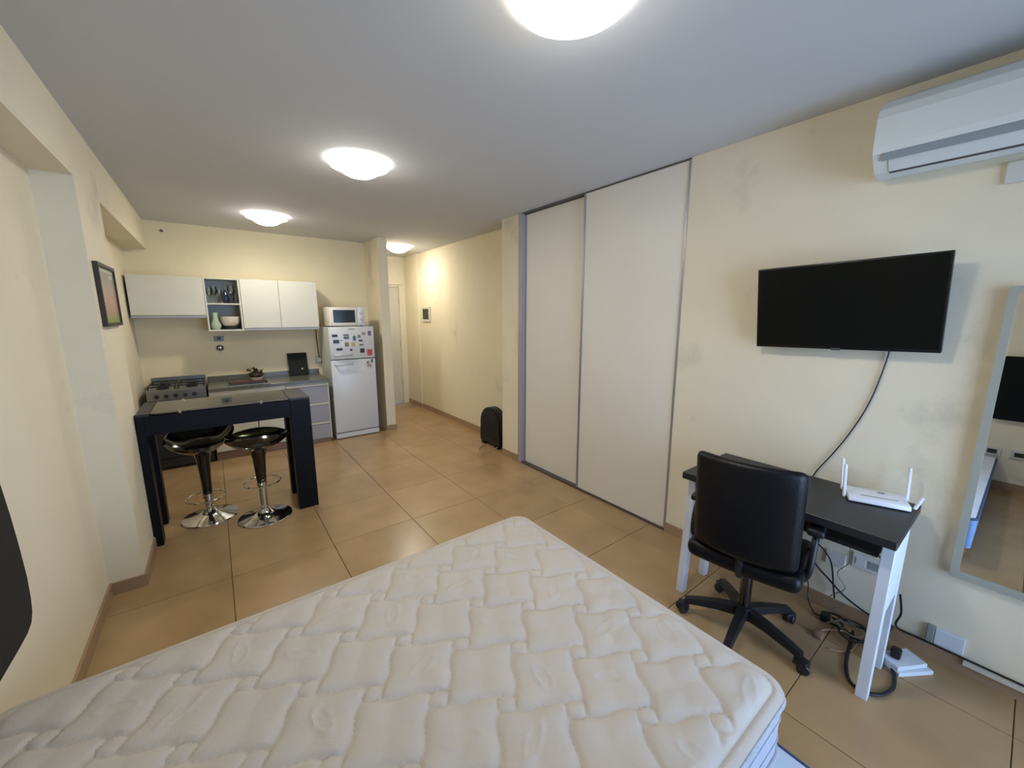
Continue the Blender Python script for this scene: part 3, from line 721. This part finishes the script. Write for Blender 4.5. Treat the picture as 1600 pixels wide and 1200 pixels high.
ad = n.new('ShaderNodeMath'); ad.operation = 'MULTIPLY_ADD'; ad.inputs[1].default_value = .35; l.new(nz.outputs['Fac'], ad.inputs[0]); l.new(sx.outputs['Z'], ad.inputs[2])
cr_ = n.new('ShaderNodeValToRGB'); e = cr_.color_ramp.elements
e[0].position = .28; e[0].color = srgb('#93a03a'); e[1].position = .36; e[1].color = srgb('#b98a70')
for p_, c_ in ((.6, '#c79a84'), (.85, '#b29c86'), (1.0, '#8f8e7c')):
    q = cr_.color_ramp.elements.new(p_); q.color = srgb(c_)
l.new(ad.outputs[0], cr_.inputs[0]); l.new(cr_.outputs[0], n['Principled BSDF'].inputs['Base Color']); n['Principled BSDF'].inputs['Roughness'].default_value = .3
obj('print', B((XL + .002, XL + .012, PY0 + .02, PY1 - .005, PZ0 + .018, PZ1 - .018)), pm, pf)
obj('title_strip', B((XL + .012, XL + .0125, PY0 + .05, PY1 - .04, PZ1 - .042, PZ1 - .030), (XL + .012, XL + .0125, PY0 + .30, PY1 - .06, PZ1 - .075, PZ1 - .055)), M['white'], pf)

# ------------------------------------------------------------------ television
tv = thing('television', 'black flat television tilted forward on the right wall above the desk', 'television', (XR, .605, 1.65))
def tvb(bm, y0, y1, z0, z1, d0, d1, r=0):
    """box in the screen's own frame: d = distance in front of the back plane, then tilt"""
    box(bm, -d1, -d0, y0, y1, z0, z1, r)
TA = math.atan2(.06, .425)
def tvput(bm, yaw=radians(0.0)):
    bmesh.ops.rotate(bm, verts=bm.verts, matrix=Matrix.Rotation(-TA, 3, 'Y')); bmesh.ops.rotate(bm, verts=bm.verts, matrix=Matrix.Rotation(radians(-1.2), 3, 'X'))
    bmesh.ops.translate(bm, verts=bm.verts, vec=(2.527, .606, 1.438))
    return bm
bm = bmesh.new(); tvb(bm, -.365, .365, 0, .428, 0, .028, .004); obj('case', tvput(bm), M['tvblack'], tv, True)
bm = bmesh.new(); tvb(bm, -.357, .357, .016, .420, .0275, .0295); obj('screen', tvput(bm), M['screen'], tv)
bm = bmesh.new(); tvb(bm, -.018, .018, -.005, .008, .012, .0295, .002); obj('sensor_tab', tvput(bm), mat('grey_tab', '#474a48', .4), tv)
bm = bmesh.new(); tvb(bm, -.17, .17, .05, .30, -.022, .001, .006); obj('rear_housing', tvput(bm), M['tvblack'], tv)
obj('wall_bracket', B((XR - .02, XR - .001, .50, .71, 1.56, 1.74), (2.50, XR - .015, .57, .64, 1.62, 1.68)), M['darkmetal'], tv)
bm = bmesh.new(); tube(bm, [(2.545, .412, 1.47), (2.558, .416, 1.417), (2.562, .432, 1.306), (2.562, .451, 1.202), (2.562, .480, 1.098), (2.562, .524, .98), (2.560, .571, .876), (2.558, .634, .745), (2.558, .640, .66), (2.552, .60, .52)], .0032, 8)
solo('television_cable', bm, M['cable'], 'thin black cable hanging down the wall from the television to the desk', 'cable', (2.56, .48, 1.1), smooth=True)

# ------------------------------------------------------------------ air conditioner
ac = thing('air_conditioner', 'white split air conditioner high on the right wall at the ceiling', 'air conditioner', (XR, .15, 2.2))
AY0, AY1 = -.30, .54
pr = [(XR, 2.222), (XR, 2.543), (2.49, 2.535), (2.42, 2.505), (2.375, 2.465), (2.364, 2.43), (2.362, 2.30), (2.368, 2.285), (2.392, 2.262), (2.44, 2.222), (2.50, 2.21)]
bm = bmesh.new(); prism(bm, pr, AY0, AY1, 'y'); obj('body', bm, M['ac'], ac)
pr = [(2.356, 2.52), (2.352, 2.30), (2.362, 2.282), (2.372, 2.285), (2.368, 2.52)]
bm = bmesh.new(); prism(bm, [(2.372, 2.462), (2.356, 2.425), (2.350, 2.31), (2.358, 2.284), (2.366, 2.288), (2.366, 2.43), (2.378, 2.468)], AY0 + .002, AY1 - .002, 'y'); obj('front_panel', bm, M['ac'], ac)
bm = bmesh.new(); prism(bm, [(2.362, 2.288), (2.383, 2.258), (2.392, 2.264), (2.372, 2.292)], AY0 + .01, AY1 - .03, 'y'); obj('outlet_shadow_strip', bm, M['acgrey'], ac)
bm = bmesh.new(); prism(bm, [(2.388, 2.262), (2.432, 2.222), (2.438, 2.228), (2.394, 2.268)], AY0 + .03, AY1 - .05, 'y'); obj('vane', bm, M['ac'], ac)
bm = bmesh.new(); prism(bm, [(2.434, 2.2215), (2.444, 2.2165), (2.446, 2.2195), (2.436, 2.2245)], AY0 + .03, AY1 - .05, 'y'); obj('vane_gap', bm, M['darkmetal'], ac)
bm = bmesh.new(); box(bm, XR - .012, XR - .001, .04, .165, 2.115, 2.195, .003)
bm2 = solo('cover_plate', bm, M['socket'], 'square ivory cover plate on the wall just under the air conditioner', 'cover plate', (XR, .1, 2.155))

# ------------------------------------------------------------------ mirror
mr_ = thing('wall_mirror', 'tall mirror in a grey frame on the right wall, cut by the right edge', 'mirror', (XR, -.13, .45))
my0, my1, mz0, mz1 = -.36, .093, .448, 1.718; fw = .026
bm = B((XR - .028, XR - .001, my1 - fw, my1, mz0, mz1), (XR - .028, XR - .001, my0, my0 + fw, mz0, mz1), (XR - .028, XR - .001, my0 + fw, my1 - fw, mz0, mz0 + fw), (XR - .028, XR - .001, my0 + fw, my1 - fw, mz1 - fw, mz1))
obj('frame', bm, M['mirframe'], mr_)
obj('mirror_glass', B((XR - .016, XR - .010, my0 + fw, my1 - fw, mz0 + fw, mz1 - fw)), M['mirror'], mr_)

# ------------------------------------------------------------------ desk
dk = thing('desk', 'small desk with black top and white splayed steel legs against the right wall', 'desk', (2.28, .65, 0))
DX0, DX1, DY0, DY1, DZ = 2.012, 2.515, .213, 1.088, .745
obj('desktop', B((DX0, DX1, DY0, DY1, DZ - .038, DZ, .0025, 1)), M['desktop'], dk)
obj('lower_shelf', B((2.10, 2.42, DY0 + .06, DY1 - .02, .615, .632)), M['desktop'], dk)
def leg(bx, tx_, y0, y1, w=.045):
    bm = bmesh.new(); z1 = DZ - .039
    v0 = [(bx, y0, 0), (bx + w, y0, 0), (bx + w, y1, 0), (bx, y1, 0)]; v1 = [(tx_, y0, z1), (tx_ + w, y0, z1), (tx_ + w, y1, z1), (tx_, y1, z1)]
    a = [bm.verts.new(p) for p in v0]; b = [bm.verts.new(p) for p in v1]
    fs = [bm.faces.new(a[::-1]), bm.faces.new(b)] + [bm.faces.new((a[i], a[(i + 1) % 4], b[(i + 1) % 4], b[i])) for i in range(4)]
    bmesh.ops.recalc_face_normals(bm, faces=fs); bmesh.ops.bevel(bm, geom=bm.edges[:], offset=.002, segments=1, affect='EDGES')
    return bm
for (y0, y1) in ((.222, .262), (1.045, 1.085)):
    obj('leg', leg(2.035, 2.085, y0, y1), M['deskleg'], dk)
    obj('leg', leg(2.285, 2.345, y0, y1), M['deskleg'], dk)
    bm = bmesh.new(); prism(bm, [(2.105, .37), (2.318, .37), (2.35, DZ - .040), (2.125, DZ - .040)], y0 + .004, y1 - .004, 'y'); obj('side_plate', bm, M['deskleg'], dk)

# router
rt = thing('router', 'white router with four antennas on the right end of the desk', 'router', (2.37, .345, DZ), rz=radians(0), local=False)
RZ = DZ
def rput(bm):
    bmesh.ops.rotate(bm, verts=bm.verts, matrix=Matrix.Rotation(radians(21), 3, 'Z')); bmesh.ops.translate(bm, verts=bm.verts, vec=(2.400, .352, RZ)); return bm
bm = bmesh.new(); box(bm, -.068, .068, -.108, .108, .003, .026, .006)
v_ = [v for v in bm.verts if v.co.z > .018]
for v in v_: v.co.x = v.co.x * .93; v.co.z += (v.co.x + .06) * .06
obj('case', rput(bm), M['router'], rt, True)
bm = bmesh.new(); box(bm, -.030, -.026, -.07, .06, .029, .0305); obj('top_slot', rput(bm), M['socketgrey'], rt)
bm = bmesh.new(); box(bm, .025, .04, -.035, -.01, .033, .0345); obj('badge', rput(bm), M['socketgrey'], rt)
for (ax, ay, lean) in ((-.045, .122, .05), (.05, .117, .06), (.05, -.117, .02), (-.045, -.122, -.35)):
    bm = bmesh.new(); box(bm, -.006, .006, -.006, .006, -.002, .155 if lean > -.2 else .06, .003, 1)
    bmesh.ops.rotate(bm, verts=bm.verts, matrix=Matrix.Rotation(-lean, 3, 'X') @ Matrix.Rotation(.07, 3, 'Y')); bmesh.ops.translate(bm, verts=bm.verts, vec=(ax, ay, .014)); obj('antenna', rput(bm), M['router'], rt)
bm = bmesh.new(); tube(bm, [(2.06, .605, DZ + .006), (2.10, .60, DZ + .006)], .004, 8, False); bm2 = bm
solo('pen', bm, M['white'], 'small white pen on the desk at the corner of the chair back', 'pen', (2.08, .6, DZ))

# ------------------------------------------------------------------ office chair
CH = (2.033, .718)
ch = thing('office_chair', 'black office chair with five-star base, its back to the camera, at the desk', 'chair', (CH[0], CH[1], 0), radians(10), local=True)
a0 = -109
for k in range(5):
    a = radians(a0 + 72 * k)
    bm = bmesh.new()
    def RP(r, s, z): return (r * cos(a) - s * sin(a), r * sin(a) + s * cos(a), z)
    sec = [(.03, .026, .085, .135), (.12, .023, .085, .125), (.22, .020, .072, .105), (.275, .018, .062, .09)]
    rings = [[bm.verts.new(RP(r, s, z)) for s, z in ((-w, zl), (w, zl), (w * .8, zh), (-w * .8, zh))] for r, w, zl, zh in sec]
    for p_, q in zip(rings, rings[1:]):
        for i in range(4): bm.faces.new((p_[i], p_[(i + 1) % 4], q[(i + 1) % 4], q[i]))
    bm.faces.new(rings[0][::-1]); bm.faces.new(rings[-1]); bmesh.ops.recalc_face_normals(bm, faces=bm.faces)
    sp = obj('base_spoke', bm, M['plastic'], ch)
    bm = bmesh.new()
    for s in (-.026, .008):
        fs = lathe(bm, [(.0, 0), (.022, 0), (.026, .004), (.026, .014), (.022, .018), (.0, .018)], 20, cap=False)
        vs = {v for f in fs for v in f.verts}
        bmesh.ops.rotate(bm, verts=list(vs), matrix=Matrix.Rotation(a + pi / 2 + .5, 3, 'Z') @ Matrix.Rotation(pi / 2, 3, 'Y'))
        bmesh.ops.translate(bm, verts=list(vs), vec=Vector(RP(.285, 0, .026)) + Vector((cos(a + pi / 2 + .5), sin(a + pi / 2 + .5), 0)) * s)
    obj('caster', bm, M['plastic'], sp, True)
    bm = bmesh.new(); vs = box(bm, -.028, .028, -.024, .024, .028, .062, .008); bmesh.ops.rotate(bm, verts=bm.verts, matrix=Matrix.Rotation(a, 3, 'Z')); bmesh.ops.translate(bm, verts=bm.verts, vec=(.278 * cos(a), .278 * sin(a), 0)); obj('caster_hood', bm, M['plastic'], sp, True)
bm = bmesh.new(); lathe(bm, [(.04, .075), (.045, .08), (.04, .14), (.028, .145)], 24); obj('hub', bm, M['plastic'], ch, True)
bm = bmesh.new(); lathe(bm, [(.027, .14), (.027, .33), (.018, .335), (.018, .40)], 24); obj('gas_column', bm, M['gloss'], ch, True)
obj('tilt_mechanism', B((-.09, .09, -.06, .06, .385, .425, .01)), M['plastic'], ch)
def pad(name, sx, sy, sz, r, f, m):
    bm = bmesh.new(); box(bm, -sx / 2, sx / 2, -sy / 2, sy / 2, -sz / 2, sz / 2, r, 5)
    bmesh.ops.subdivide_edges(bm, edges=[e for e in bm.edges if e.calc_length() > .12], cuts=6, use_grid_fill=True)
    for v in bm.verts: v.co = Vector(f(v.co.x, v.co.y, v.co.z))
    return obj(name, bm, m, ch, True)
pad('seat', .46, .47, .085, .036, lambda x, y, z: (x + .0, y, .462 + z - .02 * (max(0, x - .1) / .12) ** 2 + .012 * (abs(y) / .23) ** 2), M['leather'])
pad('backrest', .06, .425, .475, .030, lambda x, y, z: (-.262 + x - .085 * (z / .23) * .35 + .055 * (abs(y) / .22) ** 2, y, .750 + z), M['leather'])
bm = bmesh.new(); tube(bm, [(-.05, 0, .405), (-.17, 0, .405), (-.222, 0, .45), (-.235, 0, .60)], .016, 8); obj('back_bracket', bm, M['plastic'], ch, True)
for s in (-1, 1):
    bm = bmesh.new(); tube(bm, [(-.06, s * .225, .43), (-.10, s * .243, .50), (-.06, s * .248, .62), (.02, s * .246, .655), (.14, s * .246, .652), (.17, s * .243, .60), (.10, s * .236, .48), (.06, s * .225, .43)], .014, 10)
    ar = obj('armrest', bm, M['plastic'], ch, True)
    bm = bmesh.new(); box(bm, -.08, .19, s * .246 - .032, s * .246 + .032, .650, .684, .012, 3); obj('arm_pad', bm, M['plastic'], ar, True)

# ------------------------------------------------------------------ sockets, cables and small things under the desk
XW = 2.5675
t = thing('wall_socket', 'ivory double socket plate on the wall under the desk', 'socket', (XR, .365, .335))
obj('plate', B((XR - .012, XR - .001, .305, .425, .305, .385, .003)), M['socket'], t)
obj('socket_insert', B((XR - .015, XR - .011, .32, .36, .325, .365, .001, 1)), M['socketgrey'], t)
obj('socket_insert', B((XR - .015, XR - .011, .37, .41, .325, .365, .001, 1)), M['socket'], t)
t = thing('wall_socket', 'blank ivory plate on the wall under the desk, left of the double socket', 'socket', (XR, .49, .31))
obj('plate', B((XR - .010, XR - .001, .45, .535, .265, .345, .003)), M['socket'], t)
t = thing('wall_socket', 'long pale plate with grey switch above the baseboard below the mirror', 'socket', (XR, .06, .12))
obj('plate', B((XR - .014, XR - .001, .005, .098, .082, .165, .003)), M['bluewhite'], t)
obj('grey_switch', B((XR - .017, XR - .001, .100, .124, .082, .168, .002, 1)), M['socketgrey'], t)
def cable(pts, label, m='cable', r=.004, name='cable'):
    bm = bmesh.new(); tube(bm, pts, r, 8); c = sum((Vector(p) for p in pts), Vector()) / len(pts)
    return solo(name, bm, M[m], label, 'cable', tuple(c), 'loose cables under the desk', True)
cable([(2.50, .62, .62), (2.53, .593, .41), (2.53, .534, .343), (2.53, .499, .286), (2.53, .477, .164), (2.53, .465, .10)], 'black cable hanging straight down just right of the chair back')
cable([(2.52, .64, .36), (2.54, .566, .241), (2.54, .502, .188), (2.54, .427, .13), (2.54, .326, .09), (2.548, .24, .082)], 'thick black cable slanting down across the wall behind the desk leg', r=.005)
cable([(2.49, .46, .63), (2.535, .454, .483), (2.545, .438, .411), (2.545, .433, .322), (2.545, .472, .24), (2.545, .432, .172), (2.545, .479, .105), (2.53, .490, .070), (2.53, .421, .083), (2.52, .48, .03)], 'thin grey kinked wire hanging in the middle under the desk', 'cablegrey', .0022)
cable([(2.50, .66, .40), (2.53, .59, .136), (2.51, .575, .05), (2.46, .53, .01), (2.45, .49, .012)], 'thin black wire curving down to the plug on the floor', r=.003)
cable([(2.40, .42, .63), (2.50, .39, .49), (2.545, .348, .439), (2.55, .312, .40)], 'short black cable entering the double socket behind the desk leg', r=.005)
cable([(2.53, .228, .27), (2.545, .215, .17), (2.545, .222, .09), (2.545, .132, .0835), (2.545, .049, .0835), (2.545, -.17, .0835), (2.545, -.6, .0835)], 'black cable lying along the top of the baseboard below the mirror', r=.0045)
cable([(2.46, .36, .008), (2.33, .345, .008), (2.19, .325, .008), (2.092, .290, .008), (2.079, .239, .008), (2.114, .194, .008), (2.198, .168, .008), (2.286, .178, .008), (2.34, .200, .010), (2.40, .245, .012), (2.50, .255, .03), (2.545, .235, .085)], 'black cable coiled in a loop on the floor around the desk leg', r=.0075)
cable([(2.45, .47, .012), (2.433, .441, .012), (2.433, .388, .012), (2.407, .34, .012), (2.42, .30, .012), (2.50, .26, .012)], 'black cable along the floor behind the desk legs', r=.006)
cable([(2.48, .50, .02), (2.50, .44, .03), (2.49, .38, .022), (2.51, .32, .02), (2.50, .27, .008)], 'second black cable on the floor nearest the baseboard', r=.006)
cable([(2.47, .45, .022), (2.44, .40, .03), (2.38, .40, .026), (2.36, .34, .02), (2.44, .30, .024), (2.51, .34, .03), (2.49, .42, .034)], 'black cable bunched in a small pile under the desk, by the baseboard', r=.005)
cable([(2.40, .46, .02), (2.45, .42, .034), (2.47, .36, .034), (2.43, .32, .03), (2.38, .35, .034), (2.42, .44, .04)], 'thin grey cable wound into the black cable pile under the desk', 'cablegrey', .003)
cable([(2.234, .40, .006), (2.262, .36, .006), (2.32, .33, .006), (2.40, .33, .006)], 'tan wire in a low arc on the floor left of the front desk leg', 'cabletan', .003)
cable([(2.293, .467, .010), (2.35, .455, .010), (2.407, .407, .010), (2.46, .35, .010)], 'tan wire ending at the brown plug on the floor', 'cabletan', .004)
bm = bmesh.new(); box(bm, 2.425, 2.475, .455, .495, .0, .04, .008); solo('plug_adapter', bm, M['plastic'], 'round-cornered black plug lying on the floor by the baseboard', 'plug', (2.45, .475, 0), smooth=True)
bm = bmesh.new(); box(bm, 2.265, 2.315, .44, .475, .0, .028, .006); solo('plug_adapter', bm, M['kick'], 'brown plug on the floor in front of the cable tangle', 'plug', (2.29, .457, 0), smooth=True)
bm = bmesh.new(); box(bm, 2.355, 2.405, .175, .21, .0405, .08, .008); solo('power_adapter', bm, M['plastic'], 'black power adapter on top of the two white boxes', 'adapter', (2.43, .195, .041), smooth=True)
bm = bmesh.new(); box(bm, 0, .17, .0, .10, 0.0, .019, .002, 1); bmesh.ops.rotate(bm, verts=bm.verts, matrix=Matrix.Rotation(radians(-33), 3, 'Z')); bmesh.ops.translate(bm, verts=bm.verts, vec=(2.300, .165, 0.0)); solo('flat_box', bm, M['bluewhite'], 'lower of two flat white boxes on the floor by the desk leg', 'box', (2.39, .12, 0))
bm = bmesh.new(); box(bm, 0, .155, .0, .09, 0.0, .020, .002, 1); bmesh.ops.rotate(bm, verts=bm.verts, matrix=Matrix.Rotation(radians(-30), 3, 'Z')); bmesh.ops.translate(bm, verts=bm.verts, vec=(2.308, .172, 0.020)); solo('flat_box', bm, M['bluewhite'], 'upper of two flat white boxes on the floor by the desk leg', 'box', (2.40, .13, .0195))
t = solo('cable_duct', B((XR - .024, XR - .0125, -1.3, .0, .05, .072)), M['white'], 'white cable duct strip on the baseboard below the mirror', 'cable duct', (XR - .016, -.6, .05))

for o in bpy.data.objects:
    if '_local' in o: del o['_local']
